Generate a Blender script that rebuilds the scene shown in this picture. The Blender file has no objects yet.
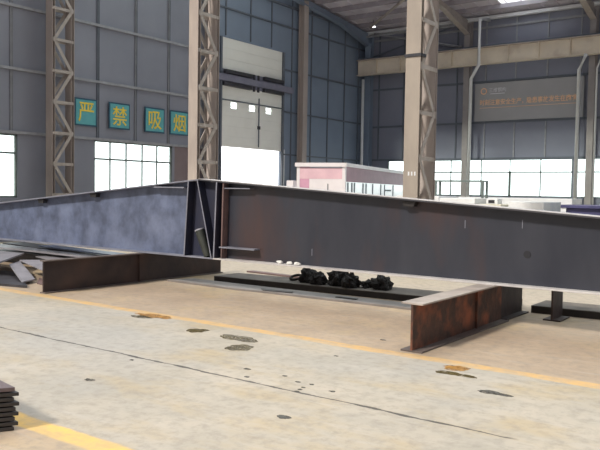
import bpy, bmesh, math, random
from mathutils import Vector, Matrix, noise
random.seed(7)
C = bpy.context.scene.collection
S = 1.055                                   # building shell scale about the eye point
def WZ(z): return 1.6 + (z-1.6)*S
XL = -19.4                                  # inner face of left wall
YB = 31.86                                  # inner face of back wall

# ------------------------------------------------------------------ materials
def nd(nt, t, **k):
    n = nt.nodes.new(t)
    for a, b in k.items(): setattr(n, a, b)
    return n
def mat(name, c1, c2=None, rough=.6, metal=0., scale=3., detail=6., bump=0., stretch=(1,1,1), c3=None, lo=.35, hi=.65, spec=.5, scale3=1.2, lo3=.55, hi3=.7, bscale=None):
    m = bpy.data.materials.new(name); m.use_nodes = True; nt = m.node_tree; L = nt.links
    b = nt.nodes['Principled BSDF']; b.inputs['Roughness'].default_value = rough; b.inputs['Metallic'].default_value = metal
    b.inputs['Specular IOR Level'].default_value = spec
    c1 = (*c1, 1)
    if c2 is None:
        c2 = tuple(x*.85 for x in c1[:3])
    tc = nd(nt, 'ShaderNodeTexCoord'); mp = nd(nt, 'ShaderNodeMapping'); mp.inputs['Scale'].default_value = stretch
    L.new(tc.outputs['Object'], mp.inputs['Vector'])
    n = nd(nt, 'ShaderNodeTexNoise'); n.inputs['Scale'].default_value = scale; n.inputs['Detail'].default_value = detail; n.inputs['Roughness'].default_value = .6
    L.new(mp.outputs[0], n.inputs['Vector'])
    r = nd(nt, 'ShaderNodeMapRange'); r.inputs[1].default_value = lo; r.inputs[2].default_value = hi
    L.new(n.outputs['Fac'], r.inputs[0])
    mx = nd(nt, 'ShaderNodeMix', data_type='RGBA'); mx.inputs[6].default_value = c1; mx.inputs[7].default_value = (*c2, 1)
    L.new(r.outputs[0], mx.inputs[0]); out = mx.outputs[2]
    if c3:
        n3 = nd(nt, 'ShaderNodeTexNoise'); n3.inputs['Scale'].default_value = scale3; n3.inputs['Detail'].default_value = 5
        L.new(mp.outputs[0], n3.inputs['Vector'])
        r3 = nd(nt, 'ShaderNodeMapRange'); r3.inputs[1].default_value = lo3; r3.inputs[2].default_value = hi3
        L.new(n3.outputs['Fac'], r3.inputs[0])
        m3 = nd(nt, 'ShaderNodeMix', data_type='RGBA'); m3.inputs[7].default_value = (*c3, 1)
        L.new(out, m3.inputs[6]); L.new(r3.outputs[0], m3.inputs[0]); out = m3.outputs[2]
    L.new(out, b.inputs['Base Color'])
    if bump:
        bp = nd(nt, 'ShaderNodeBump'); bp.inputs['Strength'].default_value = bump; bp.inputs['Distance'].default_value = .02
        nb = nd(nt, 'ShaderNodeTexNoise'); nb.inputs['Scale'].default_value = bscale or scale*4; nb.inputs['Detail'].default_value = 4
        L.new(mp.outputs[0], nb.inputs['Vector'])
        L.new(nb.outputs['Fac'], bp.inputs['Height']); L.new(bp.outputs[0], b.inputs['Normal'])
    return m

M = {}
M['web_blue'] = mat('bluish_mill_scale', (.135,.165,.265), (.075,.09,.145), rough=.36, scale=4, detail=12, c3=(.22,.26,.39), scale3=1.6, lo3=.48, hi3=.85, bump=.15, stretch=(1,1,.9))
M['web_dark'] = mat('dark_mill_scale', (.026,.029,.043), (.040,.043,.058), rough=.36, scale=1.3, c3=(.060,.038,.040), scale3=.9, lo3=.56, hi3=.72, bump=.12, stretch=(1.4,1,.5))
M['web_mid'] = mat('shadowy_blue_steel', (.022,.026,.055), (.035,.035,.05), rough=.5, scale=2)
M['flange'] = mat('pale_flange_steel', (.60,.58,.58), (.42,.40,.41), rough=.45, scale=3)
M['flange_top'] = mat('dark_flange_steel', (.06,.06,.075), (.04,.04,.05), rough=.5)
M['edge'] = mat('ground_plate_edge', (.42,.43,.50), (.30,.30,.36), rough=.5)
M['edge_dim'] = mat('dull_plate_edge', (.25,.26,.32), (.17,.175,.22), rough=.5)
M['edge_rust'] = mat('rusted_end_plate', (.20,.125,.12), (.13,.09,.09), rough=.6, scale=4)
M['rust_dark'] = mat('brown_rusted_steel', (.052,.034,.032), (.030,.022,.024), rough=.6, scale=2.5, c3=(.085,.05,.04), lo3=.5, hi3=.75, bump=.3)
M['rust_red'] = mat('red_rusted_steel', (.115,.05,.032), (.04,.024,.021), rough=.65, scale=4, c3=(.30,.09,.04), scale3=3, lo3=.5, hi3=.68, bump=.4)
M['flange_pale'] = mat('pale_worn_flange', (.46,.40,.36), (.33,.285,.26), rough=.55, scale=3)
M['flange_brown'] = mat('brown_flange', (.15,.12,.11), (.09,.07,.065), rough=.55, scale=3)
M['plate'] = mat('grey_scrap_plate', (.34,.325,.36), (.20,.195,.22), rough=.4, scale=2.5, bump=.2)
M['plate_dark'] = mat('dark_scrap_plate', (.06,.058,.07), (.03,.03,.036), rough=.45, scale=3)
M['plate_floor'] = mat('dusty_flat_plate', (.25,.225,.215), (.18,.165,.16), rough=.5, scale=3)
M['slab'] = mat('dark_brown_slab_steel', (.020,.017,.016), (.04,.032,.028), rough=.6, scale=3, bump=.2)
M['slab_top'] = mat('dusty_slab_top', (.17,.145,.125), (.09,.078,.068), rough=.7, scale=3)
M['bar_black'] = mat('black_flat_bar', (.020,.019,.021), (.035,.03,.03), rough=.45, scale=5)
M['bar_top'] = mat('brownish_bar_top', (.13,.095,.10), (.09,.07,.08), rough=.5, scale=4)
M['black_cloth'] = mat('black_crumpled_sack', (.012,.011,.011), (.03,.026,.024), rough=.85, scale=8, bump=.6)
M['pipe_green'] = mat('grey_green_pipe', (.05,.055,.048), (.03,.034,.03), rough=.5, scale=6)
M['col_tan'] = mat('tan_grey_column_paint', (.41,.355,.305), (.33,.285,.25), rough=.55, scale=2, stretch=(1,1,.4))
M['col_light'] = mat('light_pink_column_paint', (.52,.45,.40), (.40,.34,.31), rough=.55, scale=2, stretch=(1,1,.4))
M['col_brown'] = mat('brown_grey_column_paint', (.48,.42,.395), (.40,.345,.32), rough=.6, scale=2, stretch=(1,1,.4))
M['col_dark'] = mat('dark_brown_column_paint', (.20,.17,.155), (.15,.13,.12), rough=.6, scale=2)
M['lacing'] = mat('grey_lacing_paint', (.50,.45,.42), (.40,.36,.33), rough=.55, scale=5)
M['crane'] = mat('cream_runway_paint', (.82,.73,.60), (.72,.64,.53), rough=.55, scale=1.2, c3=(.58,.48,.40), lo3=.6, hi3=.8)
M['wall_mauve'] = mat('mauve_grey_sheet', (.285,.30,.365), (.245,.26,.318), rough=.5, scale=.5, stretch=(1,1,1))
M['wall_blue'] = mat('slate_blue_sheet', (.25,.31,.41), (.215,.27,.36), rough=.5, scale=.5)
M['col_grey'] = mat('grey_wall_column_paint', (.38,.35,.35), (.32,.295,.295), rough=.6, scale=2)
M['wall_slate'] = mat('violet_slate_sheet', (.27,.285,.36), (.235,.25,.32), rough=.5, scale=.5)
M['rib'] = mat('grey_rib_trim', (.26,.27,.30), (.20,.21,.235), rough=.5)
M['rib_dark'] = mat('dark_rib_trim', (.15,.17,.21), (.13,.15,.185), rough=.5)
M['girt'] = mat('galvanised_girt', (.38,.39,.43), (.30,.31,.34), rough=.5, scale=5)
M['roof'] = mat('roof_sheet_grey', (.75,.71,.78), (.62,.59,.67), rough=.6, scale=.8)
M['purlin'] = mat('purlin_steel', (.42,.39,.44), (.35,.33,.38), rough=.6)
M['white_pipe'] = mat('white_downpipe', (.85,.88,.9), (.78,.80,.83), rough=.4)
M['door_sheet'] = mat('cream_door_panel', (.97,.97,.92), (.92,.92,.87), rough=.5, scale=1.5)
M['door_dark'] = mat('dark_door_hardware', (.03,.03,.04), (.05,.05,.06), rough=.5)
M['purple_beam'] = mat('grey_purple_beam', (.26,.26,.34), (.2,.2,.27), rough=.5)
M['brown_panel'] = mat('brown_mauve_panel', (.27,.215,.225), (.23,.18,.19), rough=.5, scale=1.5)
M['teal'] = mat('teal_sign_face', (.13,.46,.50), (.11,.40,.45), rough=.5)
M['sign_edge'] = mat('deep_blue_sign_edge', (.03,.115,.19), (.025,.09,.15), rough=.5)
M['yellow'] = mat('yellow_lettering', (.95,.74,.08), (.9,.68,.08), rough=.5)
M['orange'] = mat('orange_lettering', (1.0,.68,.45), (.95,.62,.4), rough=.5)
M['white'] = mat('off_white_lettering', (.85,.87,.9), (.8,.8,.85), rough=.5)
M['banner'] = mat('grey_banner_cloth', (.43,.43,.45), (.40,.40,.42), rough=.7, scale=1)
M['frame'] = mat('window_frame_dark', (.17,.21,.20), (.13,.16,.155), rough=.4)
M['frame_lt'] = mat('window_frame_pale', (.38,.46,.44), (.3,.38,.37), rough=.4)
M['cabin_white'] = mat('white_cabin_frame', (.86,.82,.86), (.80,.76,.80), rough=.4)
M['cabin_pink'] = mat('pink_cabin_panel', (.68,.36,.50), (.60,.33,.46), rough=.45)
M['cabin_pale'] = mat('pale_pink_fascia', (.80,.55,.62), (.72,.48,.56), rough=.45)
M['cabin_maroon'] = mat('mauve_cabin_fascia', (.42,.23,.30), (.36,.2,.26), rough=.5)
M['wrap'] = mat('white_panel_wrap', (.85,.86,.88), (.74,.76,.80), rough=.5, scale=4, bump=.5)
M['cream'] = mat('cream_board', (.74,.70,.58), (.66,.62,.52), rough=.5)
M['blue_steel'] = mat('violet_blue_machine_paint', (.075,.075,.19), (.055,.055,.14), rough=.45)
M['black'] = mat('matt_black', (.015,.015,.031), (.02,.02,.02), rough=.7)
M['paper'] = mat('white_paper', (.75,.74,.72), (.65,.64,.62), rough=.8)
M['oil'] = mat('wet_dark_oil', (.085,.065,.022), (.16,.125,.05), rough=.25, scale=5)
M['oil_dark'] = mat('dry_black_spot', (.05,.045,.038), (.09,.08,.065), rough=.5, scale=8)
M['rust_stain'] = mat('orange_brown_stain', (.46,.23,.05), (.34,.18,.05), rough=.4, scale=6)
for _k in ('oil','oil_dark','rust_stain'):
    _nt = M[_k].node_tree; _p = _nt.nodes['Principled BSDF']; _t = nd(_nt,'ShaderNodeTexCoord')
    _n = nd(_nt,'ShaderNodeTexNoise'); _n.inputs['Scale'].default_value = 11; _n.inputs['Detail'].default_value = 5
    _r = nd(_nt,'ShaderNodeMapRange'); _r.inputs[1].default_value = .36; _r.inputs[2].default_value = .56; _r.inputs[3].default_value = .25; _r.inputs[4].default_value = .92
    _nt.links.new(_t.outputs['Object'], _n.inputs['Vector']); _nt.links.new(_n.outputs['Fac'], _r.inputs[0]); _nt.links.new(_r.outputs[0], _p.inputs['Alpha'])
M['lit'] = mat('glowing_cabin_glass', (.8,.83,.84), (.75,.78,.8), rough=.3)
M['lit'].node_tree.nodes['Principled BSDF'].inputs['Emission Color'].default_value = (.9,1,1,1); M['lit'].node_tree.nodes['Principled BSDF'].inputs['Emission Strength'].default_value = .45  # emission added to brighten the cabin's shaded long side
M['lamp'] = bpy.data.materials.new('lit_lamp'); M['lamp'].use_nodes = True
_b = M['lamp'].node_tree.nodes['Principled BSDF']; _b.inputs['Emission Color'].default_value = (1,1,1,1); _b.inputs['Emission Strength'].default_value = 6
g = bpy.data.materials.new('window_glass'); g.use_nodes = True; nt = g.node_tree
for n in list(nt.nodes): nt.nodes.remove(n)
o_ = nd(nt,'ShaderNodeOutputMaterial'); tr = nd(nt,'ShaderNodeBsdfTransparent'); tr.inputs[0].default_value = (.95,1,.985,1)
gl = nd(nt,'ShaderNodeBsdfGlossy'); gl.inputs['Roughness'].default_value = .05; mx = nd(nt,'ShaderNodeMixShader'); mx.inputs[0].default_value = .06
nt.links.new(tr.outputs[0], mx.inputs[1]); nt.links.new(gl.outputs[0], mx.inputs[2]); nt.links.new(mx.outputs[0], o_.inputs[0]); M['glass'] = g

g = bpy.data.materials.new('frosted_skylight'); g.use_nodes = True; nt = g.node_tree
for n in list(nt.nodes): nt.nodes.remove(n)
o_ = nd(nt,'ShaderNodeOutputMaterial'); tl = nd(nt,'ShaderNodeBsdfTranslucent'); tl.inputs[0].default_value = (.92,.95,.97,1)
nt.links.new(tl.outputs[0], o_.inputs[0]); M['frosted'] = g
def floor_mat():
    m = bpy.data.materials.new('painted_concrete'); m.use_nodes = True; nt = m.node_tree; L = nt.links
    b = nt.nodes['Principled BSDF']
    tc = nd(nt,'ShaderNodeTexCoord'); co = tc.outputs['Object']
    sp = nd(nt,'ShaderNodeSeparateXYZ'); L.new(co, sp.inputs[0])
    def no(scale, detail=6, stretch=(1,1,1), rough=.6):
        mp = nd(nt,'ShaderNodeMapping'); mp.inputs['Scale'].default_value = stretch; L.new(co, mp.inputs[0])
        n = nd(nt,'ShaderNodeTexNoise'); n.inputs['Scale'].default_value = scale; n.inputs['Detail'].default_value = detail; n.inputs['Roughness'].default_value = rough
        L.new(mp.outputs[0], n.inputs['Vector']); return n.outputs['Fac']
    def mr(v, a, b_, c=0., d=1., smooth=False):
        r = nd(nt,'ShaderNodeMapRange'); r.inputs[1].default_value = a; r.inputs[2].default_value = b_; r.inputs[3].default_value = c; r.inputs[4].default_value = d
        if smooth: r.interpolation_type = 'SMOOTHSTEP'
        L.new(v, r.inputs[0]); return r.outputs[0]
    def ma(op, a, b_=None, c=None):
        n = nd(nt,'ShaderNodeMath', operation=op)
        for i, v in enumerate((a, b_, c)):
            if v is None: continue
            if isinstance(v, (int, float)): n.inputs[i].default_value = v
            else: L.new(v, n.inputs[i])
        return n.outputs[0]
    def mix(f, a, b_):
        n = nd(nt,'ShaderNodeMix', data_type='RGBA')
        L.new(f, n.inputs[0]) if not isinstance(f, float) else setattr(n.inputs[0], 'default_value', f)
        for i, v in ((6, a), (7, b_)):
            if isinstance(v, tuple): n.inputs[i].default_value = (*v, 1)
            else: L.new(v, n.inputs[i])
        return n.outputs[2]
    y = sp.outputs['Y']; x = sp.outputs['X']
    wob = no(1.5, 4)
    yw = ma('ADD', y, ma('MULTIPLY', ma('SUBTRACT', wob, .5), .10))
    # aisle between the two painted lines is greyer, storage bays either side browner
    aisle = ma('MULTIPLY', mr(yw, 2.95, 3.0), mr(yw, 6.38, 6.44, 1, 0))
    a_col = mix(mr(no(.9, 7), .38, .62), (.465,.41,.335), (.37,.335,.28))
    a_col = mix(ma('MULTIPLY', mr(no(1.1, 5, (.8,1.5,1)), .50, .68), .75), a_col, (.43,.335,.20))
    a_col = mix(ma('MULTIPLY', mr(no(.35, 3), .46, .62), .55), a_col, (.375,.37,.365))
    bay = mix(mr(no(1.3, 7), .35, .65), (.455,.35,.255), (.37,.285,.21))
    bay = mix(ma('MULTIPLY', mr(no(.7, 5), .52, .7), .6), bay, (.50,.38,.20))
    # floor painted paler behind the girder, where light passes over it
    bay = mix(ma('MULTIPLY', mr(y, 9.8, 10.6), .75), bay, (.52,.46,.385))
    c = mix(aisle, bay, a_col)
    c = mix(ma('MULTIPLY', mr(no(9, 8, rough=.7), .46, .66), .5), c, (.235,.21,.18))
    # fine streaks along the traffic direction
    c = mix(ma('MULTIPLY', mr(no(3, 5, (.35,3,1)), .55, .75), .3), c, (.50,.46,.41))
    # yellow lines, worn
    wear = mr(no(4.5, 8, rough=.7), .34, .56, 1, .45)
    for y0, y1, col in ((6.31, 6.51, (.64,.40,.15)), (2.79, 2.99, (.78,.50,.12))):
        l = ma('MULTIPLY', mr(yw, y0, y0+.03), mr(yw, y1-.03, y1, 1, 0))
        c = mix(ma('MULTIPLY', l, wear), c, col)
    # saw cut / crack
    yc = ma('ADD', y, ma('MULTIPLY', ma('SUBTRACT', no(2.2, 6), .5), .07))
    d = ma('ABSOLUTE', ma('SUBTRACT', yc, 4.655))
    wv = mr(no(5, 4), .4, .65, .007, .024)
    cr = ma('MULTIPLY', ma('LESS_THAN', d, wv), mr(x, -1.7, -1.6, 1, 0))
    c = mix(ma('MULTIPLY', cr, .85), c, (.035,.03,.03))
    L.new(c, b.inputs['Base Color'])
    L.new(mr(no(2, 5), .3, .7, .5, .75), b.inputs['Roughness'])
    b.inputs['Specular IOR Level'].default_value = .35
    bp = nd(nt,'ShaderNodeBump'); bp.inputs['Strength'].default_value = .15; bp.inputs['Distance'].default_value = .01
    L.new(no(14, 6), bp.inputs['Height']); L.new(bp.outputs[0], b.inputs['Normal'])
    return m
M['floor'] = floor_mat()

# ------------------------------------------------------------------ mesh helpers
class MB:
    def __init__(s): s.bm = bmesh.new()
    def box(s, x0, x1, y0, y1, z0, z1):
        v = [s.bm.verts.new(p) for p in ((x0,y0,z0),(x1,y0,z0),(x1,y1,z0),(x0,y1,z0),(x0,y0,z1),(x1,y0,z1),(x1,y1,z1),(x0,y1,z1))]
        for f in ((0,3,2,1),(4,5,6,7),(0,1,5,4),(1,2,6,5),(2,3,7,6),(3,0,4,7)): s.bm.faces.new([v[i] for i in f])
        return s
    def prism(s, pts, off):                     # polygon extruded by a vector
        off = Vector(off); a = [s.bm.verts.new(Vector(p)) for p in pts]; b = [s.bm.verts.new(Vector(p)+off) for p in pts]
        s.bm.faces.new(a); s.bm.faces.new(b[::-1]); n = len(pts)
        for i in range(n): s.bm.faces.new((a[i], b[i], b[(i+1)%n], a[(i+1)%n]))
        return s
    def bar(s, p, q, w, t, up=(0,0,1)):         # rectangular bar from p to q
        p, q = Vector(p), Vector(q); d = (q-p).normalized(); up = Vector(up)
        a = d.cross(up); a = a.normalized() if a.length > 1e-4 else Vector((1,0,0)); b = a.cross(d).normalized()
        c = [a*w/2+b*t/2, -a*w/2+b*t/2, -a*w/2-b*t/2, a*w/2-b*t/2]
        return s.prism([p+k for k in c], q-p)
    def tube(s, pts, r, n=12, cap=True):
        rings = []; pts = [Vector(p) for p in pts]
        for i, p in enumerate(pts):
            d = (pts[min(i+1, len(pts)-1)] - pts[max(i-1, 0)]).normalized()
            ref = Vector((0,0,1)) if abs(d.z) < .9 else Vector((1,0,0))
            a = d.cross(ref).normalized(); b = d.cross(a)
            rr = r[i] if isinstance(r, (list, tuple)) else r
            rings.append([s.bm.verts.new(p + (a*math.cos(k*2*math.pi/n) + b*math.sin(k*2*math.pi/n))*rr) for k in range(n)])
        for i in range(len(rings)-1):
            for k in range(n): s.bm.faces.new((rings[i][k], rings[i][(k+1)%n], rings[i+1][(k+1)%n], rings[i+1][k]))
        if cap: s.bm.faces.new(rings[0][::-1]); s.bm.faces.new(rings[-1])
        return s
    def build(s, name, m, parent=None, bevel=0, smooth=False):
        bmesh.ops.recalc_face_normals(s.bm, faces=s.bm.faces)
        me = bpy.data.meshes.new(name); s.bm.to_mesh(me); s.bm.free()
        if smooth:
            for p in me.polygons: p.use_smooth = True
        me.materials.append(M[m] if isinstance(m, str) else m)
        o = bpy.data.objects.new(name, me); C.objects.link(o)
        if parent:
            o.parent = parent; o.location = -parent.location if parent.parent is None else (0,0,0)
            if parent.parent is None and parent.type != 'EMPTY': o.location = (0,0,0)
        if bevel:
            b = o.modifiers.new('bevel', 'BEVEL'); b.width = bevel; b.segments = 2; b.limit_method = 'ANGLE'
        return o
def thing(name, label, cat, loc=(0,0,0), group=None):
    o = bpy.data.objects.new(name, None); C.objects.link(o); o.location = loc; o.empty_display_size = .2
    o['label'] = label; o['category'] = cat
    if group: o['group'] = group
    return o
def tag(o, label, cat, group=None):
    o['label'] = label; o['category'] = cat
    if group: o['group'] = group
    return o
def struct(o): o['kind'] = 'structure'; return o

# ------------------------------------------------------------------ setting: floor, walls
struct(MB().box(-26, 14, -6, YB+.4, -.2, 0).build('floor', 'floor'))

def roofz(y): return WZ(9.22) + .1*(YB - y)
wall_w = [(5.0, 12.44, WZ(1.3), WZ(3.05)), (15.19, 18.63, WZ(1.3), WZ(3.07))]     # windows in left wall (y0,y1,z0,z1)
door_w = (21.2, 25.06, 0.0, WZ(7.23))
brown_w = (18.75, 20.2, 0.0, WZ(3.07))
# left (gable) wall: build as grid cells minus openings
def wall_cells(mb, openings, a0, a1, top, put):
    ys = sorted({a0, a1} | {o[0] for o in openings} | {o[1] for o in openings})
    zs = sorted({0.} | {o[2] for o in openings} | {o[3] for o in openings})
    for i in range(len(ys)-1):
        ya, yb = ys[i], ys[i+1]; ym = (ya+yb)/2
        for j, z in enumerate(zs):
            zb = zs[j+1] if j+1 < len(zs) else None
            zm = (z+zb)/2 if zb else z+.5
            if any(o[0] < ym < o[1] and o[2] < zm < o[3] for o in openings): continue
            put(mb, ya, yb, z, zb)
def put_left(mb, ya, yb, z, zb):
    za, zc = (zb, zb) if zb else (roofz(ya)-.02, roofz(yb)-.02)
    mb.prism([(XL,ya,z),(XL,yb,z),(XL,yb,zc),(XL,ya,za)], (-.15,0,0))
ops = wall_w + [door_w, brown_w]
mb = MB(); wall_cells(mb, [o for o in ops if o[1] <= 20.5], 3.0, 20.3, None, put_left)
wl = struct(mb.build('wall_left', 'wall_mauve'))
mb = MB(); wall_cells(mb, [door_w], 20.3, YB+.15, None, put_left)
mb.build('blue_cladding', 'wall_blue', wl)
mb = MB().box(XL-.12, XL-.03, brown_w[0], brown_w[1], 0, brown_w[3]); mb.build('infill_panel', 'brown_panel', wl)
for yy in [5.0, 6.6, 8.2, 9.8, 11.0] + [12.22, 15.3, 16.88, 18.4, 21.42, 22.91, 24.27, 25.7, 27.18, 28.54, 29.95, 31.2]:
    z0 = WZ(3.1) if (yy < 12.4 or 15.1 < yy < 20.3) else (WZ(7.3) if 21.2 < yy < 25.1 else 0)
    MB().box(XL, XL+.035, yy-.03, yy+.03, z0, roofz(yy)-.05).build('rib', 'rib' if yy < 14 else ('rib_dark' if yy > 20.3 or int(yy*10) % 2 else 'rib'), wl)
    if yy < 20.3: MB().box(XL, XL+.05, yy+.03, yy+.055, z0, roofz(yy)-.05).build('rib', 'rib_dark' if yy > 14 else 'rib', wl)
for z in (3.10, 4.84, 6.55, 8.3):
    MB().box(XL, XL+.09, 3.0, 20.35, WZ(z)-.04, WZ(z)+.04).build('girt', 'girt', wl)
    if z > 7.3: MB().box(XL, XL+.07, 20.35, YB, WZ(z)-.03, WZ(z)+.03).build('girt', 'rib_dark', wl)
    else: MB().box(XL, XL+.07, 25.15, YB, WZ(z)-.03, WZ(z)+.03).build('girt', 'rib_dark', wl)
MB().box(XL, XL+.1, 20.35, YB, WZ(9.13)-.04, WZ(9.13)+.05).build('girt', 'rib_dark', wl)
# gable edge trim along the roof line
MB().prism([(XL,3,roofz(3)-.25),(XL,YB,roofz(YB)-.25),(XL,YB,roofz(YB)-.05),(XL,3,roofz(3)-.05)], (.12,0,0)).build('verge_trim', 'rib_dark', wl)

# windows of the left wall
def window_left(n, y0, y1, z0, z1, mull, zm):
    w = struct(bpy.data.objects.new('window_%d' % n, None)); C.objects.link(w); w.location = (XL, y0, z0)
    f = MB()
    for a, b in ((y0, y0+.05), (y1-.05, y1)): f.box(XL-.1, XL-.02, a, b, z0, z1)
    for a, b in ((z0, z0+.05), (z1-.05, z1)): f.box(XL-.1, XL-.02, y0, y1, a, b)
    f.build('frame', 'frame', w)
    for k in mull: MB().box(XL-.09, XL-.04, k-.018, k+.018, z0, z1).build('mullion', 'frame', w)
    MB().box(XL-.09, XL-.03, y0, y1, zm-.03, zm+.03).build('transom', 'frame', w)
    MB().box(XL-.075, XL-.065, y0+.04, y1-.04, z0+.04, z1-.04).build('pane', 'glass', w)
window_left(1, *wall_w[0], [6.2, 7.5, 8.8, 10.1, 11.3], WZ(2.53))
window_left(2, *wall_w[1], [15.88, 16.56, 17.27, 17.95], WZ(2.5))

# sectional door with leaf raised, beam across it and bright opening below
dr = struct(bpy.data.objects.new('door_1', None)); C.objects.link(dr); dr.location = (XL, door_w[0], 0)
y0, y1 = door_w[0], door_w[1]
zz = [WZ(6.07), WZ(6.46), WZ(6.85), WZ(7.23)]
up = MB()
for a, b in zip(zz, zz[1:]): up.box(XL-.08, XL-.02, y0, y1, a+.012, b)
up.box(XL-.08, XL-.035, y0, y1, zz[0], zz[-1]); up.build('upper_leaf', 'door_sheet', dr)
zz = [WZ(3.22)+k*(WZ(5.5)-WZ(3.22))/6 for k in range(7)]
lo = MB()
vz0, vz1 = WZ(4.66), WZ(4.90); vy = (22.0, 23.12, 24.2)
for a, b in zip(zz, zz[1:]):
    if b <= vz0 or a >= vz1: lo.box(XL-.08, XL-.02, y0, y1, a+.014, b); continue
    lo.box(XL-.08, XL-.02, y0, y1, a+.014, max(vz0, a+.02)); lo.box(XL-.08, XL-.02, y0, y1, min(vz1, b-.01), b)
lo.box(XL-.08, XL-.035, y0, y1, zz[0], vz0); lo.box(XL-.08, XL-.035, y0, y1, vz1, zz[-1])
e = [y0] + [v for k in vy for v in (k-.2, k+.2)] + [y1]
for a, b in zip(e[::2], e[1::2]): lo.box(XL-.08, XL-.03, a, b, vz0, vz1)
lo.build('lower_leaf', 'door_sheet', dr)
MB().box(XL-.06, XL+.02, y0, y1, WZ(5.5), WZ(6.07)).build('leaf_joint', 'purple_beam', dr)
MB().box(XL-.02, XL+.14, 20.6, 25.7, WZ(5.62), WZ(5.86)).build('track_beam', 'purple_beam', dr)
for (a, b, z) in ((21.3,22.95,5.98), (23.7,25.0,6.0), (21.2,22.9,5.52), (23.7,25.0,5.54)):
    MB().box(XL, XL+.16, a, b, WZ(z)-.07, WZ(z)+.07).build('seal_strip', 'door_dark', dr)
for yy in (23.15, 23.42):
    for z in (5.98, 5.52): MB().box(XL, XL+.05, yy-.05, yy+.05, WZ(z)-.1, WZ(z)+.1).build('bracket', 'door_dark', dr)
for yy in (22.0, 23.12, 24.2):
    MB().box(XL-.06, XL-.05, yy-.2, yy+.2, WZ(4.66), WZ(4.90)).build('vision_pane', 'glass', dr)
MB().box(XL-.03, XL+.01, 23.5, 23.55, WZ(3.3), WZ(5.2)).build('lift_rod', 'rib_dark', dr)
MB().box(XL-.03, XL+.02, 23.45, 23.6, WZ(4.0), WZ(4.12)).build('latch', 'door_dark', dr)
MB().box(XL-.03, XL+.03, y0, y1, WZ(4.93), WZ(4.97)).build('hinge_line', 'rib_dark', dr)
for a in (y0-.1, y1): MB().box(XL-.02, XL+.06, a, a+.1, 0, WZ(7.23)).build('jamb', 'rib_dark', dr)
MB().box(XL-.02, XL+.05, y1+.12, y1+.18, 0, WZ(3.3)).build('guide_rail', 'white_pipe', dr)

# back wall
bw = [(-18.0, -9.05, WZ(1.52), WZ(3.1)), (-8.9, 2.0, WZ(1.52), WZ(3.1))]
mb = MB()
for (a, b, z0, z1) in [(XL-.15, 8, 0, WZ(1.52)), (XL-.15, 8, WZ(3.1), roofz(YB)-.02), (XL-.15, -18.0, WZ(1.52), WZ(3.1)), (-9.05, -8.9, WZ(1.52), WZ(3.1)), (2, 8, WZ(1.52), WZ(3.1))]:
    mb.box(a, b, YB, YB+.15, z0, z1)
wb = struct(mb.build('wall_back', 'wall_slate'))
for k in range(16):
    x = -18.55 + k*1.385+.0
    MB().box(x-.03, x+.03, YB-.05, YB, WZ(3.1), roofz(YB)-.1).build('rib', 'girt' if k > 3 else 'rib_dark', wb)
for z, mt in ((4.68, 'rib_dark'), (6.42, 'rib_dark'), (8.72, 'girt'), (7.9, 'girt'), (3.13, 'rib_dark')):
    MB().box(XL, 8, YB-.07, YB, WZ(z)-.045, WZ(z)+.045).build('girt', mt, wb)
for n, (a, b, z0, z1) in enumerate(bw):
    w = struct(bpy.data.objects.new('window_%d' % (n+3), None)); C.objects.link(w); w.location = (a, YB, z0)
    f = MB()
    for p, q in ((a, a+.05), (b-.05, b)): f.box(p, q, YB+.02, YB+.1, z0, z1)
    for p, q in ((z0, z0+.05), (z1-.04, z1)): f.box(a, b, YB+.02, YB+.1, p, q)
    f.build('frame', 'frame', w)
    MB().box(a, b, YB+.02, YB+.1, WZ(2.55)-.03, WZ(2.55)+.03).build('transom', 'frame', w)
    k = 0
    xs = [-16.8,-15.9,-14.62,-13.9,-13.13,-11.79,-10.42] if n == 0 else [-7.6,-6.3,-5.0,-3.7,-2.4,-1.1,.2]
    for i, x in enumerate(xs):
        t = .05 if i % 2 else .022
        MB().box(x-t, x+t, YB+.02, YB+.09, z0, WZ(2.55)).build('mullion', 'frame', w)
        MB().box(x-.02, x+.02, YB+.02, YB+.09, WZ(2.55), z1).build('mullion', 'frame_lt', w)
    MB().box(a+.04, b-.04, YB+.05, YB+.06, z0+.04, z1-.04).build('pane', 'glass', w)

struct(MB().prism([(8.0,-3,0),(8.0,YB+.15,0),(8.0,YB+.15,roofz(YB)-.02),(8.0,-3,roofz(-3)-.02)], (.15,0,0)).build('wall_right', 'wall_mauve'))
# ceiling: sheet with a translucent skylight strip left open and glazed
sk = (-11.9, -10.0, 28.9, 31.2)
mb = MB()
def roof_cell(mb, x0, x1, ya, yb):
    mb.prism([(x0,ya,roofz(ya)),(x1,ya,roofz(ya)),(x1,yb,roofz(yb)),(x0,yb,roofz(yb))], (0,0,.08))
roof_cell(mb, XL-.15, 8, 12.6, 14.0); roof_cell(mb, XL-.15, 8, 25.2, sk[2]); roof_cell(mb, XL-.15, 8, sk[3], YB+.15)
roof_cell(mb, XL-.15, sk[0], sk[2], sk[3]); roof_cell(mb, sk[1], 8, sk[2], sk[3])
ce = struct(mb.build('ceiling', 'roof'))
mb = MB(); mb.prism([(sk[0],sk[2],roofz(sk[2])),(sk[1],sk[2],roofz(sk[2])),(sk[1],sk[3],roofz(sk[3])),(sk[0],sk[3],roofz(sk[3]))], (0,0,.02))
mb.build('skylight_pane', 'frosted', ce)
MB().prism([(XL-.15,14,roofz(14)),(8,14,roofz(14)),(8,25.2,roofz(25.2)),(XL-.15,25.2,roofz(25.2))], (0,0,.02)).build('skylight_pane', 'glass', ce)  # unseen glazed gap, added to bring more light to the back
y = 12.6
while y < 31.6:
    MB().box(XL, 8, y-.05, y+.05, roofz(y)-.2, roofz(y)-.01).build('purlin', 'purlin', ce); y += 1.2
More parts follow.
